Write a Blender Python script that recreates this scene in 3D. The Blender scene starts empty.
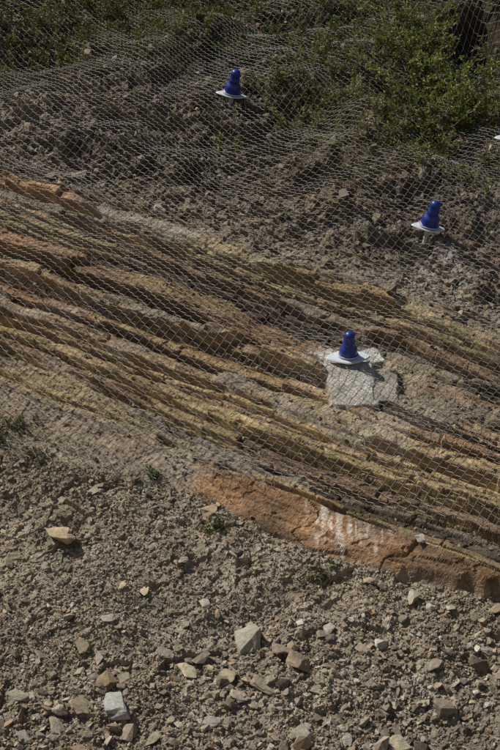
import bpy, bmesh, math, numpy as np
from mathutils import Vector, Matrix
SC = bpy.context.scene

# ------------------------------------------------------------------ noise
_T = {}
def tab(seed):
    if seed not in _T:
        _T[seed] = np.random.default_rng(seed).random((256, 256)).astype(np.float32)
    return _T[seed]
def vn(x, y, seed):
    T = tab(seed)
    xi = np.floor(x).astype(np.int64); yi = np.floor(y).astype(np.int64)
    fx = x - xi; fy = y - yi
    fx = fx*fx*fx*(fx*(fx*6-15)+10); fy = fy*fy*fy*(fy*(fy*6-15)+10)
    x0 = xi & 255; x1 = (xi+1) & 255; y0 = yi & 255; y1 = (yi+1) & 255
    a = T[x0, y0]*(1-fx)+T[x1, y0]*fx
    b = T[x0, y1]*(1-fx)+T[x1, y1]*fx
    return (a*(1-fy)+b*fy)*2-1
def fbm(x, y, f, o, seed, g=0.5):
    s = 0; a = 1; n = 0
    for i in range(o):
        ca, sa = math.cos(i*1.1+.4), math.sin(i*1.1+.4)
        s = s + a*vn((x*ca-y*sa)*f+13.7*i, (x*sa+y*ca)*f+5.1*i, seed+i); n += a; a *= g; f *= 2.03
    return s/n
def facet(x, y, f, seed, tilt=0.8):
    X = x*f; Y = y*f
    xi = np.floor(X).astype(np.int64); yi = np.floor(Y).astype(np.int64)
    best = np.full(X.shape, 9.0); val = np.zeros(X.shape); rid = np.zeros(X.shape)
    A, B, C, D, E = (tab(seed+k) for k in range(5))
    for i in (-1, 0, 1):
        for j in (-1, 0, 1):
            cx = (xi+i) & 255; cy = (yi+j) & 255
            dx = X-(xi+i+A[cx, cy]); dy = Y-(yi+j+B[cx, cy])
            d = dx*dx+dy*dy
            v = (C[cx, cy]*2-1)+tilt*((D[cx, cy]*2-1)*dx+(E[cx, cy]*2-1)*dy)
            m = d < best
            best = np.where(m, d, best); val = np.where(m, v, val); rid = np.where(m, A[cy, cx], rid)
    return val, rid
def sstep(a, b, x):
    t = np.clip((x-a)/(b-a), 0, 1); return t*t*(3-2*t)

# ------------------------------------------------------------------ base slope
A0 = math.radians(42)
CAMZ = 1.6
P1 = np.array([0, 9*math.cos(math.radians(8)), 9*math.sin(math.radians(8))+CAMZ])
TV = np.array([0, math.cos(A0), math.sin(A0)])
NV = np.array([0, -math.sin(A0), math.cos(A0)])
XV = np.array([1., 0, 0])
def grow(start, step, end, r=1.09):
    out = []; x = start
    while x < end:
        step = step*r; x += step; out.append(x)
    return np.array(out)
DU = 0.0070
uf = np.arange(-2.6, 2.6, DU); g = grow(2.6, DU, 90)
U1 = np.concatenate([-(g[::-1]), uf, g])
vf = np.concatenate([np.arange(-3.25, -2.1, .0074), np.arange(-2.1, 2.7, .0056), np.arange(2.7, 6.9, .0095)])
V1 = np.concatenate([-3.25-(grow(0, DU, 90)[::-1]), vf, 6.9+grow(0, DU, 90)])
ang = A0*sstep(-5.0, -3.25, V1)*(1-sstep(8.5, 13, V1))
dv = np.diff(V1); am = (ang[1:]+ang[:-1])/2
Yb = np.concatenate([[0], np.cumsum(dv*np.cos(am))]); Zb = np.concatenate([[0], np.cumsum(dv*np.sin(am))])
Yb += P1[1]-np.interp(0, V1, Yb); Zb += P1[2]-np.interp(0, V1, Zb)

# ------------------------------------------------------------------ strata table
hero = [(-1.42, -1.10, 'R', .15), (-.98, -.90, 'y', .06), (-.72, -.60, 'b', .08), (-.56, -.43, 'y', .09), (-.30, -.12, 't', .10), (-.07, .06, 'o', .09),
        (.14, .32, 't', .10), (.38, .64, 'o', .13), (.82, .95, 'b', .10), (1.25, 1.42, 'o', .10)]
pal = {'R': (.235, .145, .083), 'o': (.28, .172, .097), 'y': (.34, .255, .135), 't': (.285, .208, .125), 'b': (.20, .138, .088),
       'g': (.15, .124, .092), 'd': (.07, .057, .044)}
lr = np.random.default_rng(22)
bounds = []; cols = []; prot = []; peak = []
s = -8.0; hi = 0
while s < 8.0:
    if hi < len(hero) and s >= hero[hi][0]-.02:
        h = hero[hi]; bounds.append(s); cols.append(pal[h[2]]); prot.append(h[3]); peak.append(.88 if h[2] == 'R' else .6); s = h[1]; hi += 1
    else:
        th = lr.choice([.024, .034, .05, .08])*lr.uniform(.8, 1.3)
        if hi < len(hero): th = min(th, max(.022, hero[hi][0]-s))
        k = lr.choice(['g', 'd', 't', 'b', 'y', 'o'], p=[.28, .2, .2, .16, .11, .05])
        c = np.array(pal[k])*lr.uniform(.85, 1.15)
        bounds.append(s); cols.append(tuple(c)); prot.append(.004 if k == 'd' else .015+lr.uniform(.0, 1)**1.3*.07); peak.append(.6); s += th
bounds.append(s)
bounds = np.array(bounds); cols = np.array(cols); prot = np.array(prot); peak = np.array(peak)
low_u = np.array([-4, -1.36, -.69, -.26, .15, .735, 1.2, 4]); low_v = np.array([-.6, -.82, -1.02, -1.19, -1.52, -1.84, -2.02, -2.9])

def lerp3(a, b, m): return a*(1-m[..., None])+np.asarray(b)*m[..., None]
PADS = [(.585, -.22, .145, .20, .05, .030, (.44, .425, .39)), (.775, -.24, .07, .13, -.10, .018, (.32, .30, .26)), (.71, .12, .075, .07, .3, .03, (.58, .58, .55)), (.47, .12, .06, .075, .5, .02, (.52, .50, .46))]
STREAKS = [(.285, .012, .10), (.335, .009, .20), (.372, .016, .24), (.41, .008, .14), (.452, .018, .28), (.503, .010, .22), (.535, .007, .12), (.575, .020, .25), (.62, .008, .2), (.655, .013, .22), (.70, .009, .14)]

def terrain(u, v):
    q = vn(u*1.3, v*1.3, 3)*.035+vn(u*4, v*4, 4)*.006
    S = v+.65*u+q
    Tt = .84*u-.54*v
    S2 = S+.004*vn(Tt*9, S*12, 5)+.009*vn(Tt*2.6, S*5, 6)+.025*vn(Tt*.8+7, S*1.5, 16)*sstep(-1.05, -.8, S)
    # small lateral steps where the beds are broken by joints
    jb = np.floor(Tt*1.9+.5*vn(S*2, Tt*.5, 21)).astype(np.int64); S2 = S2+.022*(tab(93)[jb & 255, 5]-.5)
    i = np.clip(np.searchsorted(bounds, S2, side='right')-1, 0, len(bounds)-2)
    th = bounds[i+1]-bounds[i]
    f = np.clip((S2-bounds[i])/th, 0, 1)
    H1 = tab(91); H2 = tab(92)
    blen = .14+.7*H1[i & 255, 3]*np.clip(th/.1, .4, 1.5)
    bt = Tt/blen+H1[i & 255, 7]*20+.3*vn(Tt*5, S*9, 8)
    bi = np.floor(bt).astype(np.int64); bf = bt-bi
    br = H2[bi & 255, i & 255]; br2 = H2[(bi+9) & 255, (i+4) & 255]
    isR = (peak[i] > .8)
    lat = np.clip(.85+.7*vn(Tt*.8+i*3.7, i*1.3+0*u, 17), .2, 1.3)
    p = prot[i]*(.5+.7*br)*lat
    p = np.where(isR, prot[i]*(.85+.2*br), p)
    w0 = np.maximum(.03, .007/th); pk = np.maximum(peak[i], w0+.02)
    prof = np.clip(f/w0, 0, 1)*(1-.15*f)-.75*np.clip((f-pk)/(1-pk), 0, 1)**1.4
    prof = np.where(isR, .25*sstep(0, 1, f/.06)+.75*np.clip(f/pk, 0, 1)-np.clip((f-pk)/(1-pk), 0, 1)**1.2, prof)
    hs = p*prof+(br2-.5)*.05*th/.1*(bf-.5)*np.clip(f/w0, 0, 1)*(~isR)
    dn = (1-f)*th
    hs = hs-(.015+.035*H1[i & 255, 11])*(1-sstep(.006, .018, dn))*sstep(-.6, .0, vn(Tt*1.6+i*1.7, i*.9+0*u, 18))
    crack = np.minimum(bf, 1-bf)*blen
    hs = hs-.025*(1-sstep(.003, .012, crack))*(H2[(bi+3) & 255, i & 255] > .45)
    fv, fr = facet(Tt*.35, S*1.4, 9, 40)
    fv2, fr2 = facet(Tt*.5, S*1.3, 24, 50)
    hs = hs+np.where(isR, .012, .012)*fv+.006*fv2+.05*fbm(u, v, 1.1, 3, 60)+.0025*vn(Tt*8, S*60, 64)
    cs = cols[i]*(.76+.44*br)[..., None]*(.84+.32*fr)[..., None]*(1+.22*vn(Tt*2.5, S*26, 66))[..., None]*(1+.16*(fr2-.5))[..., None]
    cs = lerp3(cs, [.13, .108, .08], sstep(.15, .7, vn(Tt*1.3+2, S*2.2, 19))*.45*(~isR))
    cs = lerp3(cs, [.14, .10, .07], isR*.7*sstep(-.1, .5, fbm(Tt, S*2.5, 3.5, 4, 67)))
    # ---- loose rubble / colluvium
    r1, a1 = facet(u, v, 6, 70); r2, a2 = facet(u, v, 15, 80); r3, a3 = facet(u, v, 36, 100)
    r0, a0 = facet(u+.1*vn(u*3, v*3, 77), v, 2.6, 75)
    und = fbm(u, v, .8, 4, 110)
    top = sstep(1.45, 2.2, S)
    rough = .35+.85*top*(.5+.5*sstep(-.3, .4, vn(u*1.7, v*1.7, 120)))
    hc = .16*und*(.35+.65*top)+rough*(.040*r1+.022*r2)+.007*r3+.02*vn(u*7, v*7, 130)+.07*top*r0
    base = np.array([.24, .20, .15])
    cc = base*(1+.35*fbm(u, v, 1.6, 4, 140)+.24*(a2-.5)+.2*(a3-.5))[..., None]
    cc = cc*(1-.34*top)[..., None]
    cc = lerp3(cc, [.30, .27, .22], sstep(.15, .6, vn(u*2.3+9, v*2.3, 141))*.4)
    cc = lerp3(cc, [.095, .076, .056], sstep(-.1, .5, vn(u*1.1+3, v*1.4, 142))*.6*top)
    cc = lerp3(cc, [.20, .135, .085], sstep(.2, .6, vn(Tt*1.5+3, S*4, 143))*.5*top*(1-sstep(2.2, 3.2, S)))
    # ---- zone masks
    vb = np.interp(u, low_u, low_v)+.04*vn(u*5, v*2, 150)+.015*vn(u*17, v*9, 151)
    mlow = sstep(-.03, .03, v-vb)
    mtop = 1-sstep(1.42, 1.75, S+.14*vn(u*3, v*3, 152)+.05*vn(u*11, v*11, 153))
    deb = sstep(.38, .6, vn(Tt*1.2, S*4.5, 154)+.35*vn(Tt*5, S*14, 155)+.12*sstep(.6, 1.4, S)-.9*((S < -1.03) & (u > -.3)))
    deb = np.maximum(deb, (1-sstep(-.45, -.15, u+.1*vn(v*6, u*3, 158)))*(1-sstep(-1.1, -.95, S)))
    cover = deb*.8
    mk = mlow*mtop
    m = mk*(1-cover)
    hcov = .05+hc*.6
    hh = hs*(1-cover)+hcov*cover
    scree_h = .04+hc-.05*sstep(0, .8, vb-v)
    upper_h = hc+.02
    h = np.where(v < vb+.2, scree_h*(1-mlow)+hh*mlow, hh*mtop+upper_h*(1-mtop))
    c = cc*(1-m[..., None])+cs*m[..., None]
    dust = sstep(.6, .95, f)*sstep(-.2, .5, vn(u*6, v*6, 156))*m*.45*(~isR)
    c = lerp3(c, [.17, .14, .105], dust)
    c = lerp3(c, [.36, .28, .13], mk*.45*sstep(.3, .6, vn(Tt*1.2+4, S*6, 157))*(~isR))
    def blob(cu, cv, ru, rv, k, sd):
        d = np.sqrt(((u-cu)/ru)**2+((v-cv)/rv)**2)
        return k*(1-sstep(-.35, .25, d-1+.7*vn(u*9, v*9, sd)+.4*vn(u*28, v*28, sd+1)))
    pale = blob(.60, -.05, .24, .26, .4, 160)+blob(.45, .15, .10, .16, .5, 165)+blob(1.25, 1.2, .2, .4, .35, 170)+blob(.62, -2.5, .3, .12, .3, 175)+blob(.75, -.6, .3, .25, .3, 178)+blob(-1.1, 1.9, .3, .15, .25, 179)+blob(-.5, 1.6, .15, .08, .35, 183)+blob(-1.2, .6, .25, .05, .3, 185)+blob(-.7, .2, .2, .05, .25, 187)+blob(-1.1, 3.3, .1, .12, .3, 188)
    c = lerp3(c, [.46, .43, .38], np.clip(pale, 0, .9))
    sk_ = v+.37*(u-.5)
    st = np.zeros_like(u)
    for (su, sw, sl) in STREAKS:
        x = abs(u-su-.04*(v+1.5)+.010*vn(v*14, u*2, 500)+.004*vn(v*50, u*20, 502))
        wv = sw*(1+.7*vn(v*11+su*50, u*0, 501))
        top_ = -1.45+.05*math.sin(su*90); st = np.maximum(st, (1-sstep(wv*.6, wv*1.3, x))*sstep(top_-sl-.03, top_-sl+.08, sk_)*(1-sstep(top_-.02, top_+.03, sk_)))
    st = st*(.25+.75*sstep(-.4, .2, vn(u*50, v*22, 181)))
    c = lerp3(c, [.54, .48, .41], st*.85)
    for (pu, pv, pw, pl, pr, lift, pc) in PADS:
        ca, sa = math.cos(pr), math.sin(pr)
        x = (u-pu)*ca+(v-pv)*sa; y = -(u-pu)*sa+(v-pv)*ca
        x = x+.007*vn(v*14, u*3, 400)+.004*vn(v*40, u*9, 401); y = y+.007*vn(u*14, v*3, 402)+.004*vn(u*40, v*9, 403)
        e = np.maximum(abs(x)/pw, abs(y)/pl); pm = 1-sstep(.95, 1.01, e)
        if not pm.any(): continue
        near = (e < 1.2); h0 = float(np.percentile(h[near], 60))
        h = h*(1-pm)+pm*(h0+lift+.10*y+.002*fv2+.003*vn(u*12, v*12, 404))
        c = lerp3(c, pc, pm*(.85+.15*vn(u*10, v*10, 405)))
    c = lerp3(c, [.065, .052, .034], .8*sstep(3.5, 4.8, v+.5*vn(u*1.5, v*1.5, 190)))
    d = np.sqrt(((u-1.95)/.45)**2+((v-5.1)/.9)**2); hm = 1-sstep(.6, 1.1, d+.15*vn(u*4, v*4, 191)); h = h-.6*hm; c = lerp3(c, [.03, .027, .018], hm*.9)  # recessed hollow; its deep shade is also painted near-black into the soil colour
    d = np.sqrt(((u-.35)/.5)**2+((v-5.5)/.25)**2); h = h-.22*(1-sstep(.4, 1.1, d))
    h = h+.25*sstep(4.2, 6.5, v)*fbm(u, v, .7, 3, 200)
    fade = np.clip(1-(np.abs(u)-8)/20, .15, 1)*np.clip(1-(np.abs(v)-9)/20, .2, 1)
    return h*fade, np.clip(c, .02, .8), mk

UU, VV = np.meshgrid(U1, V1, indexing='xy')
H, C, MK = terrain(UU, VV)
Hp = np.pad(H, 1, mode='edge')
Hb = (Hp[:-2, 1:-1]+Hp[2:, 1:-1]+Hp[1:-1, :-2]+Hp[1:-1, 2:]+2*H+.5*(Hp[:-2, :-2]+Hp[2:, 2:]+Hp[:-2, 2:]+Hp[2:, :-2]))/8
H = H*(1-.45*MK)+Hb*.45*MK
nv, nu = UU.shape
cosA = np.cos(ang)[:, None]; sinA = np.sin(ang)[:, None]
P = np.stack([UU, Yb[:, None]-sinA*H, Zb[:, None]+cosA*H], -1).reshape(-1, 3)

def mk_mesh(name, V, F, col=None, mat=None, smooth=False):
    me = bpy.data.meshes.new(name)
    V = np.ascontiguousarray(V, dtype=np.float32); F = np.ascontiguousarray(F, dtype=np.int32)
    n, kk = F.shape
    me.vertices.add(len(V)); me.vertices.foreach_set('co', V.ravel())
    me.loops.add(n*kk); me.loops.foreach_set('vertex_index', F.ravel())
    me.polygons.add(n); me.polygons.foreach_set('loop_start', np.arange(0, n*kk, kk, dtype=np.int32))
    me.polygons.foreach_set('use_smooth', np.full(n, smooth, dtype=bool))
    me.update(calc_edges=True)
    if col is not None:
        a = me.color_attributes.new('Col', 'FLOAT_COLOR', 'POINT')
        c4 = np.ones((len(V), 4), dtype=np.float32); c4[:, :3] = col
        a.data.foreach_set('color', c4.ravel())
    ob = bpy.data.objects.new(name, me); SC.collection.objects.link(ob)
    if mat: me.materials.append(mat)
    return ob

# ------------------------------------------------------------------ materials
def new_mat(name):
    m = bpy.data.materials.new(name); m.use_nodes = True
    nt = m.node_tree; b = nt.nodes['Principled BSDF']; return m, nt, b
def earth_mat(name, sc1=9, sc2=60, bump=.5, dist=.012, rough=.95, var=.35):
    m, nt, b = new_mat(name); N = nt.nodes; L = nt.links
    at = N.new('ShaderNodeAttribute'); at.attribute_name = 'Col'
    tc = N.new('ShaderNodeTexCoord')
    n1 = N.new('ShaderNodeTexNoise'); n1.inputs['Scale'].default_value = sc1; n1.inputs['Detail'].default_value = 4; n1.inputs['Roughness'].default_value = .65
    n2 = N.new('ShaderNodeTexNoise'); n2.inputs['Scale'].default_value = sc2; n2.inputs['Detail'].default_value = 3; n2.inputs['Roughness'].default_value = .7
    for n in (n1, n2): L.new(tc.outputs['Object'], n.inputs['Vector'])
    rs = []
    for n in (n1, n2):
        r1 = N.new('ShaderNodeMapRange'); r1.inputs['From Min'].default_value = .3; r1.inputs['From Max'].default_value = .7; r1.inputs['To Min'].default_value = 1-var; r1.inputs['To Max'].default_value = 1+var
        L.new(n.outputs['Fac'], r1.inputs['Value']); rs.append(r1)
    mu = N.new('ShaderNodeMath'); mu.operation = 'MULTIPLY'; L.new(rs[0].outputs[0], mu.inputs[0]); L.new(rs[1].outputs[0], mu.inputs[1])
    vm = N.new('ShaderNodeVectorMath'); vm.operation = 'SCALE'; L.new(at.outputs['Color'], vm.inputs[0]); L.new(mu.outputs[0], vm.inputs['Scale'])
    L.new(vm.outputs[0], b.inputs['Base Color'])
    bp = N.new('ShaderNodeBump'); bp.inputs['Strength'].default_value = bump; bp.inputs['Distance'].default_value = dist
    L.new(n2.outputs['Fac'], bp.inputs['Height']); L.new(bp.outputs[0], b.inputs['Normal'])
    b.inputs['Roughness'].default_value = rough; b.inputs['Specular IOR Level'].default_value = .05
    return m
M_ground = earth_mat('rock_and_soil', bump=1.0, dist=.016)
M_stone = earth_mat('stone', sc1=14, sc2=70, bump=.5, dist=.008, var=.25)

idx = np.arange(nv*nu).reshape(nv, nu)
F = np.stack([idx[:-1, :-1], idx[:-1, 1:], idx[1:, 1:], idx[1:, :-1]], -1).reshape(-1, 4)
ground = mk_mesh('rock_slope_ground', P, F, C.reshape(-1, 3), M_ground)

iu0 = len(g)
iv0 = np.searchsorted(V1, vf[0]-1e-6)
Hf = H[iv0:iv0+len(vf), iu0:iu0+len(uf)]
vidx = np.arange(len(vf))
def hs_at(u, v):
    x = np.clip((u-uf[0])/DU, 0, len(uf)-1.01); y = np.clip(np.interp(v, vf, vidx), 0, len(vf)-1.01)
    xi = x.astype(int); yi = y.astype(int); fx = x-xi; fy = y-yi
    return (Hf[yi, xi]*(1-fx)+Hf[yi, xi+1]*fx)*(1-fy)+(Hf[yi+1, xi]*(1-fx)+Hf[yi+1, xi+1]*fx)*fy
def world(u, v, h):
    u = np.asarray(u, float); v = np.asarray(v, float); h = np.asarray(h, float)
    return P1+u[..., None]*XV+v[..., None]*TV+h[..., None]*NV

# ------------------------------------------------------------------ stones
def hull_shape(npts, seed, detail=0):
    r = np.random.default_rng(seed)
    bm = bmesh.new()
    for _ in range(npts):
        d = r.normal(size=3); d /= np.linalg.norm(d); d *= r.uniform(.8, 1.0)
        q = np.sign(d)*np.abs(d)**(.8 if detail else .65)
        bm.verts.new(q*.5)
    res = bmesh.ops.convex_hull(bm, input=bm.verts)
    gone = [e for e in res['geom_interior'] if isinstance(e, bmesh.types.BMVert)]
    if gone: bmesh.ops.delete(bm, geom=gone, context='VERTS')
    if detail:
        bmesh.ops.bevel(bm, geom=list(bm.edges), offset=.02, segments=1, affect='EDGES', clamp_overlap=True)
        bmesh.ops.triangulate(bm, faces=bm.faces)
        bmesh.ops.subdivide_edges(bm, edges=[e for e in bm.edges if e.calc_length() > .1], cuts=3, use_grid_fill=True)
        bmesh.ops.triangulate(bm, faces=bm.faces)
        for v in bm.verts:
            c = np.array(v.co)
            o = vn(np.array([c[0]*5+seed]), np.array([c[1]*5+c[2]*4]), 300+seed)[0]*.045+vn(np.array([c[0]*14+seed]), np.array([c[1]*14+c[2]*11]), 330+seed)[0]*.022
            v.co += v.co.normalized()*float(o)
    bmesh.ops.triangulate(bm, faces=bm.faces)
    bmesh.ops.recalc_face_normals(bm, faces=bm.faces)
    bm.verts.ensure_lookup_table()
    V = np.array([v.co[:] for v in bm.verts]); Fa = np.array([[v.index for v in f.verts] for f in bm.faces])
    bm.free(); return V, Fa
small = [hull_shape(10, 500+i) for i in range(14)]
big = [hull_shape(13, 600+i, 1) for i in range(10)]
def scatter(name, lib, u, v, size, cols_, r, sink=.15, tilt=.35, flat=(.35, .8)):
    n = len(u); Vs = []; Fs = []; Cs = []; off = 0
    h = hs_at(u, v)
    which = r.integers(0, len(lib), n)
    for k, (LV, LF) in enumerate(lib):
        s = np.where(which == k)[0]
        if len(s) == 0: continue
        K = len(s)
        sc = np.stack([np.ones(K), r.uniform(.55, .95, K), r.uniform(flat[0], flat[1], K)], 1)*size[s][:, None]
        p = LV[None]*sc[:, None]
        az = r.uniform(0, 2*np.pi, K); t1 = r.normal(0, tilt, K); t2 = r.normal(0, tilt, K)
        def rot(p, a, i, j):
            c, s_ = np.cos(a)[:, None], np.sin(a)[:, None]; q = p.copy()
            q[..., i] = c*p[..., i]-s_*p[..., j]; q[..., j] = s_*p[..., i]+c*p[..., j]; return q
        p = rot(p, t1, 1, 2); p = rot(p, az, 0, 1); p = rot(p, t2, 0, 2)
        hh = h[s]+sc[:, 2]*.5*(1-2*sink)
        w = world(u[s], v[s], hh)[:, None]+p[..., 0:1]*XV+p[..., 1:2]*TV+p[..., 2:3]*NV
        Vs.append(w.reshape(-1, 3)); Fs.append((LF[None]+off+(np.arange(K)*len(LV))[:, None, None]).reshape(-1, 3))
        Cs.append(np.repeat(cols_[s], len(LV), 0)); off += K*len(LV)
    return mk_mesh(name, np.concatenate(Vs), np.concatenate(Fs), np.concatenate(Cs), M_stone)
def stone_cols(n, r, kind='scree'):
    b = np.array([[.235, .20, .155], [.30, .265, .215], [.155, .128, .096], [.32, .265, .18], [.26, .18, .12], [.38, .355, .305]])
    p = [.34, .22, .22, .12, .06, .04] if kind == 'scree' else [.34, .14, .36, .08, .06, .02]
    return b[r.choice(6, n, p=p)]*r.uniform(.8, 1.2, (n, 1))
def sel(n, fn, r, u0=-2.4, u1=2.4, v0=-3.2, v1=5.6):
    u = r.uniform(u0, u1, n); v = r.uniform(v0, v1, n)
    k = r.random(n) < fn(u, v); return u[k], v[k]
vb_ = lambda u: np.interp(u, low_u, low_v)
scr = lambda u, v: (v < vb_(u)).astype(float)
r = np.random.default_rng(11)
u, v = sel(140000, lambda u, v: scr(u, v)*(.55+.45*vn(u*3, v*3, 210)), r, -1.8, 1.8, -3.2, -.4)
sz = np.clip(r.lognormal(math.log(.009), .45, len(u)), .004, .035)
scatter('gravel', small, u, v, sz, stone_cols(len(u), r), r, .1, .6)
r = np.random.default_rng(12)
def dens(u, v):
    band = np.exp(-((v+2.38-.12*vn(u*2, v*0, 215))/.15)**2)*sstep(-.7, -.2, u)
    low = sstep(2.25, 2.6, -v)
    return np.clip(scr(u, v)*(.10+.65*band+.8*low*(.6+.4*vn(u*4, v*4, 216))+.2*sstep(.2, .7, vn(u*3, v*3, 217))), 0, 1)
u, v = sel(17000, dens, r, -1.9, 1.9, -3.2, -.4)
sz = np.clip(r.lognormal(math.log(.027), .52, len(u)), .012, .12)
scatter('scree_stones', big[:6]+small, u, v, sz, stone_cols(len(u), r), r, .15, .35, (.2, .6))
r = np.random.default_rng(13)
Sf = lambda u, v: v+.65*u
u, v = sel(60000, lambda u, v: np.where(Sf(u, v) > 1.35, .8, .16)*(1-scr(u, v))*(.5+.5*vn(u*3, v*3, 218)), r, -2.6, 2.6, -2.0, 5.8)
sz = np.clip(r.lognormal(math.log(.021), .62, len(u)), .008, .16)
sz = np.where(Sf(u, v) < 1.35, np.minimum(sz, .028), sz)
cc_ = stone_cols(len(u), r, 'top')
cc_[Sf(u, v) < 1.35] *= np.array([1.0, .9, .78])
cc_[Sf(u, v) >= 1.35] *= .82
padm = np.zeros(len(u), bool)
for pd in PADS: padm |= (abs(u-pd[0]) < pd[2]+.02) & (abs(v-pd[1]) < pd[3]+.02)
padm |= (Sf(u, v) < -1.0) & (u > -.25) & (r.random(len(u)) < .8)
u, v, sz, cc_ = u[~padm], v[~padm], sz[~padm], cc_[~padm]
scatter('rubble_stones', small, u, v, sz, cc_, r, .2, .5)
BS = [(-.96, -1.5, .18, (.38, .30, .20)), (.03, -2.25, .23, (.31, .295, .235)), (-.29, -2.42, .12, (.38, .33, .23)), (-.58, -2.69, .16, (.33, .325, .30)),
      (-1.03, -2.58, .12, (.34, .31, .24)), (.07, -2.53, .15, (.23, .2, .15)), (.375, -2.16, .08, (.34, .3, .25)), (-.75, -2.67, .13, (.28, .23, .16)),
      (-.65, -2.53, .15, (.22, .17, .11)), (-1.19, -1.65, .09, (.26, .22, .16)), (-.23, -1.31, .15, (.38, .31, .21)), (.64, -2.86, .13, (.33, .29, .2)),
      (.2, -2.42, .15, (.25, .2, .14)), (.14, -2.33, .12, (.22, .18, .14)), (-.16, -2.75, .10, (.34, .32, .28)), (.42, -2.85, .08, (.32, .31, .27)),
      (-.85, -2.78, .12, (.27, .23, .175)), (-.42, -2.86, .09, (.3, .26, .19)), (.9, -2.65, .08, (.27, .23, .18)), (.3, -2.55, .08, (.3, .26, .2)),
      (.82, -1.68, .09, (.42, .38, .34)), (-.1, -2.5, .10, (.31, .26, .17)), (-.05, -2.6, .09, (.29, .26, .2)), (.55, -2.3, .07, (.27, .22, .16)),
      (-1.25, -2.75, .13, (.27, .23, .16)), (1.15, -2.45, .09, (.27, .23, .18)), (-1.5, -2.2, .12, (.27, .23, .18)), (1.4, -2.6, .12, (.27, .23, .18))]
r = np.random.default_rng(14)
for (a, b_, sz_, c_) in BS:
    scatter('boulder', [big[r.integers(0, 10)]], np.array([a]), np.array([b_]), np.array([sz_*1.15]), np.array([c_]), r, .25, .15, (.25, .42))

# ------------------------------------------------------------------ wire netting
cg = .04
cu = np.arange(-2.6, 2.6, cg); cv = np.arange(-3.25, 6.9, cg)
nb = int(round(cg/DU))
Hc = np.zeros((len(cv), len(cu)))
for i, b_ in enumerate(cv):
    y0, y1 = np.searchsorted(vf, [b_-.015, b_+cg+.015]); rows = Hf[y0:max(y1, y0+1)].max(0)
    for j, a in enumerate(cu):
        x0 = int((a-uf[0])/DU); Hc[i, j] = rows[max(0, x0-2):x0+nb+2].max()
def blur(A, n):
    for _ in range(n):
        Ap = np.pad(A, 1, mode='edge')
        A = (Ap[:-2, 1:-1]+Ap[2:, 1:-1]+Ap[1:-1, :-2]+Ap[1:-1, 2:]+2*Ap[1:-1, 1:-1])/6
    return A
Ap = np.pad(Hc, 2, mode='edge')
Hd = np.max([Ap[i:i+Hc.shape[0], j:j+Hc.shape[1]] for i in range(5) for j in range(5)], 0)
Hm = blur(np.maximum(blur(Hd, 12), Hc+.005), 3)+.016
nails = [(.572, .0, .02, .90, 1.06), (1.19, 1.55, .22, .80, 1.22), (-.144, 3.70, .22, .84, 1.28), (1.93, 2.9, .1, .85, 1.2)]
def net_h(u, v):
    x = np.clip((u-cu[0])/cg-.5, 0, len(cu)-1.01); y = np.clip((v-cv[0])/cg-.5, 0, len(cv)-1.01)
    xi = x.astype(int); yi = y.astype(int); fx = x-xi; fy = y-yi
    h = (Hm[yi, xi]*(1-fx)+Hm[yi, xi+1]*fx)*(1-fy)+(Hm[yi+1, xi]*(1-fx)+Hm[yi+1, xi+1]*fx)*fy
    h = h+.015*vn(u*3, v*3, 230)+.004*vn(u*13, v*13, 231)
    for nl in nails:
        d2 = (u-nl[0])**2+(v-nl[1])**2
        h = h-.02*np.exp(-d2/.03)
    return h
net_low_u = np.array([-3, -1.36, -.69, -.3, .3, .8, 1.3, 3]); net_low_v = np.array([-.8, -.9, -1.08, -1.12, -1.3, -1.45, -1.6, -2.2])
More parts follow.
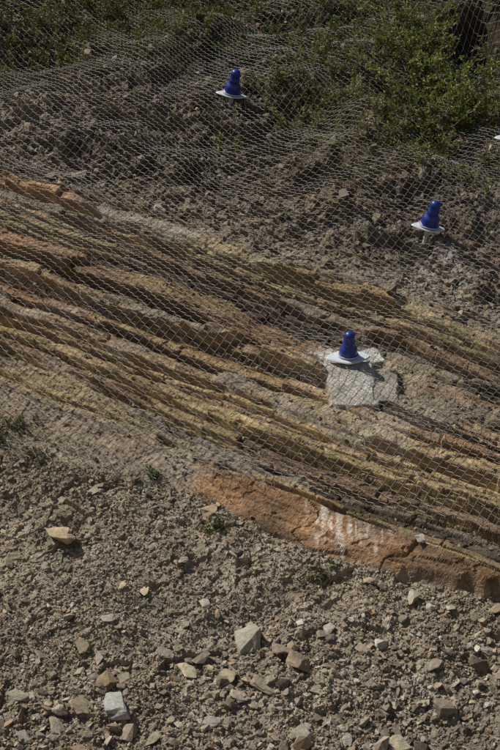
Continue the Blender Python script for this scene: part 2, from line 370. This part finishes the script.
def netting(w, hh, rot, R, u0, u1, v0, v1, extra=0., mask=None, warp=.03, seed=240):
    js = np.arange(int((u1-u0)/w)); ks = np.arange(int((v1-v0)/hh))
    a = np.zeros((len(js), len(ks)*3)); b_ = np.zeros_like(a); zz = np.zeros_like(a)
    for q, (fr) in enumerate((-.12, 0, .12)):
        K = ks
        J = js[:, None]
        left = ((K[None]+J) % 2 == 0)
        base = u0+(J+np.where(left, 0, 1))*w
        inward = np.where(left, 1, -1)
        over = w*.05
        aa = base+inward*(abs(fr)*w)-inward*over*(1 if fr == 0 else 0)
        a[:, q::3] = aa; b_[:, q::3] = v0+(K[None]+fr)*hh
        zz[:, q::3] = np.where(left, -1, 1)*.003+fr*.02
    ca, sa = math.cos(rot), math.sin(rot); mu, mv = (u0+u1)/2, (v0+v1)/2
    u_ = mu+(a-mu)*ca-(b_-mv)*sa; v_ = mv+(a-mu)*sa+(b_-mv)*ca
    uu = u_+warp*vn(u_*1.1, v_*1.1, seed)+warp*.25*vn(u_*4, v_*4, seed+1)+.0015*vn(u_*31, v_*31, seed+5)
    vv = v_+warp*1.8*vn(u_*1.0, v_*1.0, seed+2)+warp*.25*vn(u_*4, v_*4, seed+3)+.0015*vn(u_*31, v_*31, seed+6)
    hh_ = net_h(uu, vv)+zz+extra
    p = world(uu, vv, hh_)
    t = np.gradient(p, axis=1); t /= np.linalg.norm(t, axis=2, keepdims=True)
    s1 = np.cross(t, NV); s1 /= np.linalg.norm(s1, axis=2, keepdims=True); s2 = np.cross(t, s1)
    NS = 3; ring = []
    for q in range(NS):
        an = 2*math.pi*q/NS+.785; ring.append(p+R*(math.cos(an)*s1+math.sin(an)*s2))
    ring = np.stack(ring, 2)
    ok = (vv > np.interp(uu, net_low_u, net_low_v)) & (np.abs(uu) < 2.58) & (vv < 6.85) & (vv > -3)
    if mask is not None: ok &= mask(uu, vv)
    nJ, nK = a.shape
    id_ = np.arange(nJ*nK*NS).reshape(nJ, nK, NS)
    good = ok[:, :-1] & ok[:, 1:]
    fs = []
    for q in range(NS):
        q2 = (q+1) % NS
        f = np.stack([id_[:, :-1, q], id_[:, 1:, q], id_[:, 1:, q2], id_[:, :-1, q2]], -1)[good]; fs.append(f)
    return ring.reshape(-1, 3), np.concatenate(fs)
M_wire, nt, b = new_mat('galvanised_wire')
b.inputs['Base Color'].default_value = (.27, .268, .26, 1); b.inputs['Metallic'].default_value = .55; b.inputs['Roughness'].default_value = .48
V_, F_ = netting(.031, .046, .06, .0014, -3.2, 3.2, -2.6, 7.4)
net = mk_mesh('wire_netting', V_, F_, None, M_wire, smooth=True)
V_, F_ = netting(.031, .045, -.25, .0014, -3.0, .2, -1.6, .2, extra=.025, seed=260, warp=.05,
                 mask=lambda u, v: (v < np.interp(u, net_low_u, net_low_v)+.22+.12*vn(u*2, v*0, 261)-.25*sstep(-.5, -.1, u)))
mk_mesh('netting_fold', V_, F_, None, M_wire, smooth=True).parent = net

# ------------------------------------------------------------------ nails : plate + blue cap
M_blue, nt, b = new_mat('blue_plastic')
n = nt.nodes.new('ShaderNodeTexNoise'); n.inputs['Scale'].default_value = 25; n.inputs['Detail'].default_value = 5; cr = nt.nodes.new('ShaderNodeValToRGB')
cr.color_ramp.elements[0].color = (.006, .025, .20, 1); cr.color_ramp.elements[1].color = (.03, .055, .24, 1); cr.color_ramp.elements[0].position = .5; cr.color_ramp.elements[1].position = .75
nt.links.new(n.outputs['Fac'], cr.inputs[0]); nt.links.new(cr.outputs[0], b.inputs['Base Color']); b.inputs['Roughness'].default_value = .42
M_zinc, nt, b = new_mat('zinc_plate')
n = nt.nodes.new('ShaderNodeTexNoise'); n.inputs['Scale'].default_value = 40; cr = nt.nodes.new('ShaderNodeValToRGB')
cr.color_ramp.elements[0].color = (.38, .42, .46, 1); cr.color_ramp.elements[1].color = (.60, .64, .68, 1); cr.color_ramp.elements[0].position = .35; cr.color_ramp.elements[1].position = .65
nt.links.new(n.outputs['Fac'], cr.inputs[0]); nt.links.new(cr.outputs[0], b.inputs['Base Color']); b.inputs['Roughness'].default_value = .5
def lathe(name, prof, mat, seg=40):
    bm = bmesh.new(); rings = []
    for (rr, z) in prof:
        rings.append([bm.verts.new((rr*math.cos(2*math.pi*i/seg), rr*math.sin(2*math.pi*i/seg), z)) for i in range(seg)])
    for a, b_ in zip(rings[:-1], rings[1:]):
        for i in range(seg): bm.faces.new((a[i], a[(i+1) % seg], b_[(i+1) % seg], b_[i]))
    bm.faces.new(rings[-1]); bm.faces.new(rings[0][::-1])
    bmesh.ops.recalc_face_normals(bm, faces=bm.faces)
    me = bpy.data.meshes.new(name); bm.to_mesh(me); bm.free(); me.materials.append(mat)
    for p_ in me.polygons: p_.use_smooth = True
    me.set_sharp_from_angle(angle=math.radians(40))
    ob = bpy.data.objects.new(name, me); SC.collection.objects.link(ob); return ob
def plate(name):
    bm = bmesh.new(); L_, W_ = .15, .105; N_ = 48; R_ = [.25, .5, .8, .95, 1.0]; rings = []
    for s_ in R_:
        rg = []
        for i in range(N_):
            a = 2*math.pi*i/N_; c, s2 = math.cos(a), math.sin(a)
            e = 1.35
            k = (abs(c)**e+abs(s2)**e)**(-1/e)
            x = L_*k*c*s_; y = W_*k*s2*s_
            z = {.25: .008, .5: .002, .8: 0, .95: -.001, 1.0: -.007}[s_]
            rg.append(bm.verts.new((x, y, z)))
        rings.append(rg)
    c0 = bm.verts.new((0, 0, .010))
    for i in range(N_): bm.faces.new((c0, rings[0][i], rings[0][(i+1) % N_]))
    for a, b_ in zip(rings[:-1], rings[1:]):
        for i in range(N_): bm.faces.new((a[i], b_[i], b_[(i+1) % N_], a[(i+1) % N_]))
    bmesh.ops.recalc_face_normals(bm, faces=bm.faces)
    bmesh.ops.solidify(bm, geom=list(bm.faces), thickness=.006)
    bmesh.ops.recalc_face_normals(bm, faces=bm.faces)
    me = bpy.data.meshes.new(name); bm.to_mesh(me); bm.free(); me.materials.append(M_zinc)
    for p_ in me.polygons: p_.use_smooth = True
    me.set_sharp_from_angle(angle=math.radians(35))
    ob = bpy.data.objects.new(name, me); SC.collection.objects.link(ob); return ob
cap_prof = [(.050, .008), (.054, .010), (.054, .020), (.050, .023), (.048, .055), (.045, .066), (.038, .075), (.033, .082), (.032, .100), (.0335, .102), (.0335, .107), (.031, .110), (.028, .140), (.029, .142), (.029, .150), (.026, .160), (.020, .167), (.010, .171), (.003, .172)]
for (a, b_, lean, psc, csc) in nails:
    e = bpy.data.objects.new('soil_nail_anchor', None); SC.collection.objects.link(e)
    h = float(net_h(np.array([a]), np.array([b_]))[0])+.03
    w = world(np.array(a), np.array(b_), np.array(h))
    tilt = math.radians(35)
    nrm = Vector((math.sin(lean)*.9, -math.sin(tilt), math.cos(tilt))).normalized()
    xa = Vector((1, 0, 0)); xa = (xa-nrm*xa.dot(nrm)).normalized(); ya = nrm.cross(xa)
    M = Matrix((xa, ya, nrm)).transposed().to_4x4(); M.translation = Vector(w)
    e.matrix_world = M
    pl = plate('plate'); pl.parent = e; pl.rotation_euler = (0, 0, .1); pl.scale = (psc, psc, 1)
    cp = lathe('cap', cap_prof, M_blue); cp.parent = e; cp.rotation_euler = (math.radians(16), 0, 0); cp.scale = (csc*.98, csc*.98, csc)
    nt_ = lathe('washer', [(.03, .004), (.058, .006), (.058, .0125), (.03, .0135)], M_zinc); nt_.parent = e; nt_.scale = (csc, csc, 1)
    rod = lathe('steel_bar', [(.014, -.35), (.014, .01)], M_zinc, 12); rod.parent = e

# ------------------------------------------------------------------ vegetation
def leaf_mat(name):
    m, nt, b = new_mat(name); N = nt.nodes; L = nt.links
    at = N.new('ShaderNodeAttribute'); at.attribute_name = 'Col'
    L.new(at.outputs['Color'], b.inputs['Base Color']); b.inputs['Roughness'].default_value = .5; b.inputs['Specular IOR Level'].default_value = .3
    tr = N.new('ShaderNodeBsdfTranslucent'); L.new(at.outputs['Color'], tr.inputs['Color'])
    mx = N.new('ShaderNodeMixShader'); mx.inputs[0].default_value = .3
    L.new(b.outputs[0], mx.inputs[1]); L.new(tr.outputs[0], mx.inputs[2]); L.new(mx.outputs[0], N['Material Output'].inputs['Surface'])
    return m
M_leaf = leaf_mat('leaf')
def unit(a): return a/np.maximum(np.linalg.norm(a, axis=-1, keepdims=True), 1e-9)
UPZ = np.array([0, 0, 1.])
def plant(name, a, b_, spread, height, nst, seed, greens, twigs=9, lpt=11, lsize=.026, stem_col=(.12, .09, .05), droop=.35, leafw=.42, bare=.15):
    r = np.random.default_rng(seed)
    Vs = []; Fs = []; Cs = []; off = 0
    def tube(pts, r0, col):
        nonlocal off
        n = len(pts); t = unit(np.gradient(pts, axis=0)); s1 = unit(np.cross(t, [.3, .9, .1])); s2 = np.cross(t, s1)
        rad = np.linspace(r0, r0*.35, n)[:, None]
        ring = np.stack([pts+rad*(math.cos(x)*s1+math.sin(x)*s2) for x in (0, 2.094, 4.189)], 1)
        id_ = np.arange(n*3).reshape(n, 3)+off
        for q in range(3):
            Fs.append(np.stack([id_[:-1, q], id_[1:, q], id_[1:, (q+1) % 3], id_[:-1, (q+1) % 3]], -1))
        Vs.append(ring.reshape(-1, 3)); Cs.append(np.tile(col, (n*3, 1))); off += n*3
    LP = []; LD = []; LS = []; LB = []
    for k in range(nst):
        ru = a+r.normal(0, spread*.4); rv = b_+r.normal(0, spread*.4)
        h = float(hs_at(np.array([ru]), np.array([rv]))[0])
        root = world(np.array(ru), np.array(rv), np.array(h-.01))
        d = np.array([r.normal(0, .45), r.normal(-.25, .35), 1.0]); d /= np.linalg.norm(d)
        Ln = height*r.uniform(.45, 1.15)
        tt = np.linspace(0, 1, 8)[:, None]
        side = np.array([r.normal(0, 1), r.normal(-.3, 1), 0])
        pts = root+d*Ln*tt+side*droop*.5*Ln*tt**2-UPZ*droop*Ln*.5*tt**2.5+r.normal(0, .006, (8, 3))*tt
        tube(pts, .003+.002*height, stem_col)
        sb = r.uniform(.65, 1.4)
        for j in range(twigs):
            f = r.uniform(bare, 1.0); i0 = min(6, int(f*7)); fr = f*7-i0
            q = pts[i0]*(1-fr)+pts[i0+1]*fr
            td = unit(d*.5+r.normal(0, .7, 3)); tl = Ln*r.uniform(.10, .24)
            t2 = np.linspace(0, 1, 4)[:, None]
            tp = q+td*tl*t2-UPZ*.1*tl*t2**2
            tube(tp, .0015, stem_col)
            m = lpt; ff = r.uniform(.1, 1.05, m)[:, None]
            LP.append(q+td*tl*ff-UPZ*.1*tl*ff**2+r.normal(0, .006, (m, 3)))
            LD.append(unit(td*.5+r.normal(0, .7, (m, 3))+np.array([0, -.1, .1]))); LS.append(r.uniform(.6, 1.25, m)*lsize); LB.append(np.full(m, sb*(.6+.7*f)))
    LP = np.concatenate(LP); LD = np.concatenate(LD); LS = np.concatenate(LS)[:, None]; LB = np.concatenate(LB)[:, None]; n = len(LP)
    up = unit(r.normal(0, .6, (n, 3))+np.array([-.3, -.3, .8])); sd = unit(np.cross(LD, up)); up2 = np.cross(sd, LD)
    w_ = LS*leafw
    q = np.stack([LP, LP+LD*LS*.35+sd*w_*.5+up2*LS*.06, LP+LD*LS*.75+sd*w_*.38+up2*LS*.05, LP+LD*LS-up2*LS*.08, LP+LD*LS*.75-sd*w_*.38+up2*LS*.05, LP+LD*LS*.35-sd*w_*.5+up2*LS*.06], 1)
    id_ = off+np.arange(n)[:, None]*6
    Fs.append(np.concatenate([id_+0, id_+1, id_+2, id_+3], 1)); Fs.append(np.concatenate([id_+0, id_+3, id_+4, id_+5], 1))
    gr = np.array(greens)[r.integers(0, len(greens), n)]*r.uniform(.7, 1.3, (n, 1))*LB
    Vs.append(q.reshape(-1, 3)); Cs.append(np.repeat(gr, 6, 0))
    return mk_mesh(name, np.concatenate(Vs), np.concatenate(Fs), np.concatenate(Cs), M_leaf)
G1 = [(.115, .15, .035), (.15, .18, .045), (.08, .11, .025), (.185, .19, .055), (.20, .16, .055)]
G2 = [(.06, .085, .022), (.08, .105, .03), (.04, .055, .018), (.12, .12, .04)]
G3 = [(.14, .15, .055), (.17, .16, .06), (.10, .115, .035), (.21, .175, .085)]
r = np.random.default_rng(31)
shr = [(1.15, 2.6, .3, .26, G3), (1.4, 2.8, .35, .36, G1), (1.75, 2.5, .3, .25, G3), (1.3, 3.7, .4, .5, G1), (1.65, 3.4, .4, .42, G1), (1.3, 3.2, .3, .4, G1), (1.5, 4.0, .3, .55, G1),
       (1.45, 4.5, .3, .6, G1), (1.35, 5.1, .25, .6, G1), (2.1, 3.2, .35, .3, G3), (1.15, 5.7, .35, .35, G2), (2.5, 4.4, .3, .5, G2), (2.5, 5.9, .4, .5, G2), (1.4, 6.4, .4, .4, G2), (2.0, 6.5, .35, .35, G2),
       (.75, 3.5, .3, .3, G3), (.5, 3.75, .3, .27, G3), (.3, 3.5, .25, .2, G3), (.15, 3.9, .25, .22, G3), (.85, 4.1, .3, .38, G3), (.5, 4.4, .3, .3, G3), (.9, 3.0, .25, .3, G3), (1.0, 4.6, .3, .38, G1), (.6, 3.1, .2, .15, G3), (1.5, 2.25, .25, .14, G3)]
for (a, b_, sp, ht, gg) in shr:
    big_ = ht > .38
    plant('shrub', a, b_, sp, ht, 22 if big_ else 18, int(r.integers(1e6)), gg, twigs=11 if big_ else 8, lpt=10 if big_ else 8, lsize=.033 if big_ else .027)
for (a, b_, ht) in [(-2.6, 6.5, 1.0), (-2.1, 6.9, 1.1), (-1.5, 6.8, 1.0), (-.9, 6.9, .9), (-3.3, 6.0, 1.1), (-3.1, 7.2, 1.2), (.1, 7.0, .9)]:  # unseen shrubs above the frame, added to cast shadow over the upper left
    plant('shrub', a, b_, .5, ht, 34, int(r.integers(1e6)), G2, twigs=14, lpt=12, lsize=.045, leafw=.55)
for (a, b_, sp, ht) in [(-1.9, 5.0, .5, .3), (-1.4, 5.3, .5, .32), (-.9, 5.3, .5, .25), (-2.2, 4.6, .4, .25), (-.4, 5.6, .4, .25), (-1.7, 5.8, .5, .38), (-1.1, 5.8, .5, .3), (-.7, 6.0, .5, .3), (.6, 5.9, .5, .25), (-.2, 3.1, .12, .10), (-2.0, 5.4, .4, .35), (-1.6, 4.7, .3, .2), (-1.0, 4.9, .3, .2), (0, 5.9, .4, .25), (.3, 5.0, .3, .2), (.7, 5.3, .3, .25), (-.3, 4.9, .3, .15), (-.5, 5.3, .3, .2)]:
    plant('weed_clump', a, b_, sp, ht, 24, int(r.integers(1e6)), G2+G3, twigs=8, lpt=9, lsize=.028)
for (a, b_, sp, ht) in [(-.18, -1.46, .06, .09), (.34, -1.86, .09, .07), (-.5, -1.02, .05, .07), (-1.28, -.62, .12, .14), (-1.15, -.9, .1, .1), (-1.4, -.75, .1, .12), (.85, -.1, .03, .05)]:
    plant('weed_clump', a, b_, sp, ht, 10, int(r.integers(1e6)), [(.08, .11, .035), (.11, .13, .045), (.06, .08, .03)], twigs=5, lpt=5, lsize=.018, leafw=.32)
def grass(name, spots, seed, col):
    r = np.random.default_rng(seed); Vs = []; Fs = []; Cs = []; off = 0
    for (a, b_, sp, ht, n) in spots:
        u = a+r.normal(0, sp, n); v = b_+r.normal(0, sp, n); root = world(u, v, hs_at(u, v)-.005)
        d = unit(np.stack([r.normal(0, .4, n), r.normal(-.2, .35, n), np.ones(n)], 1)); bend = np.stack([r.normal(0, .4, n), r.normal(-.2, .4, n), -r.uniform(.1, .6, n)], 1)
        L = (ht*r.uniform(.4, 1.2, n))[:, None]; sd = unit(np.cross(d, r.normal(0, 1, (n, 3)))); seg = []
        for t in (0, .33, .66, 1.0):
            c = root+d*L*t+bend*L*t*t; w = .0022*(1.05-t); seg += [c-sd*w, c+sd*w]
        q = np.stack(seg, 1); id_ = off+np.arange(n)[:, None]*8
        for k in range(3): Fs.append(np.concatenate([id_+2*k, id_+2*k+1, id_+2*k+3, id_+2*k+2], 1))
        Vs.append(q.reshape(-1, 3)); Cs.append(np.repeat(np.array(col)[r.integers(0, len(col), n)]*r.uniform(.7, 1.3, (n, 1)), 8, 0)); off += n*8
    return mk_mesh(name, np.concatenate(Vs), np.concatenate(Fs), np.concatenate(Cs), M_leaf)
dry = [(.26, .21, .11), (.19, .165, .08), (.12, .125, .045), (.09, .11, .03)]
grass('dry_grass', [(r.uniform(-2.4, 2.4), r.uniform(4.4, 6.6), .15, .2, 130) for _ in range(55)]+[(r.uniform(-2.4, -.6), r.uniform(4.4, 6.6), .15, .22, 150) for _ in range(25)]+[(r.uniform(.1, 1.9), r.uniform(2.4, 4.2), .15, .16, 140) for _ in range(32)]
      + [(r.uniform(-2.2, 2.2), r.uniform(2.2, 4.4), .05, .1, 25) for _ in range(25)]+[(-1.3, -.7, .1, .12, 120), (-1.15, -.95, .08, .1, 80), (.62, -2.0, .02, .22, 8), (.34, -1.86, .05, .08, 60), (-.18, -1.48, .03, .07, 40)], 77, dry)

# ------------------------------------------------------------------ light
sd = Vector((-.54, -.10, .80)).normalized()
sun = bpy.data.lights.new('sun', 'SUN'); sun.energy = 5.0; sun.angle = math.radians(.5); sun.color = (1, .94, .84)
so = bpy.data.objects.new('sun', sun); SC.collection.objects.link(so); so.rotation_euler = sd.to_track_quat('Z', 'Y').to_euler(); so.location = (0, 0, 20)
w = bpy.data.worlds.new('World'); SC.world = w; w.use_nodes = True; nt = w.node_tree
sk = nt.nodes.new('ShaderNodeTexSky'); sk.sky_type = 'NISHITA'; sk.sun_disc = False
sk.sun_elevation = math.asin(sd.z); sk.sun_rotation = math.atan2(sd.x, sd.y)
bg = nt.nodes['Background']; nt.links.new(sk.outputs[0], bg.inputs[0]); bg.inputs[1].default_value = .05
# ------------------------------------------------------------------ camera
cam = bpy.data.cameras.new('camera'); co = bpy.data.objects.new('camera', cam); SC.collection.objects.link(co)
co.location = (0, 0, CAMZ); co.rotation_euler = (math.radians(98), 0, 0)
cam.sensor_fit = 'VERTICAL'; cam.sensor_height = 36; cam.lens = 73.5; cam.clip_start = .1; cam.clip_end = 500
SC.camera = co
SC.view_settings.view_transform = 'Standard'; SC.view_settings.look = 'None'; SC.view_settings.exposure = 0
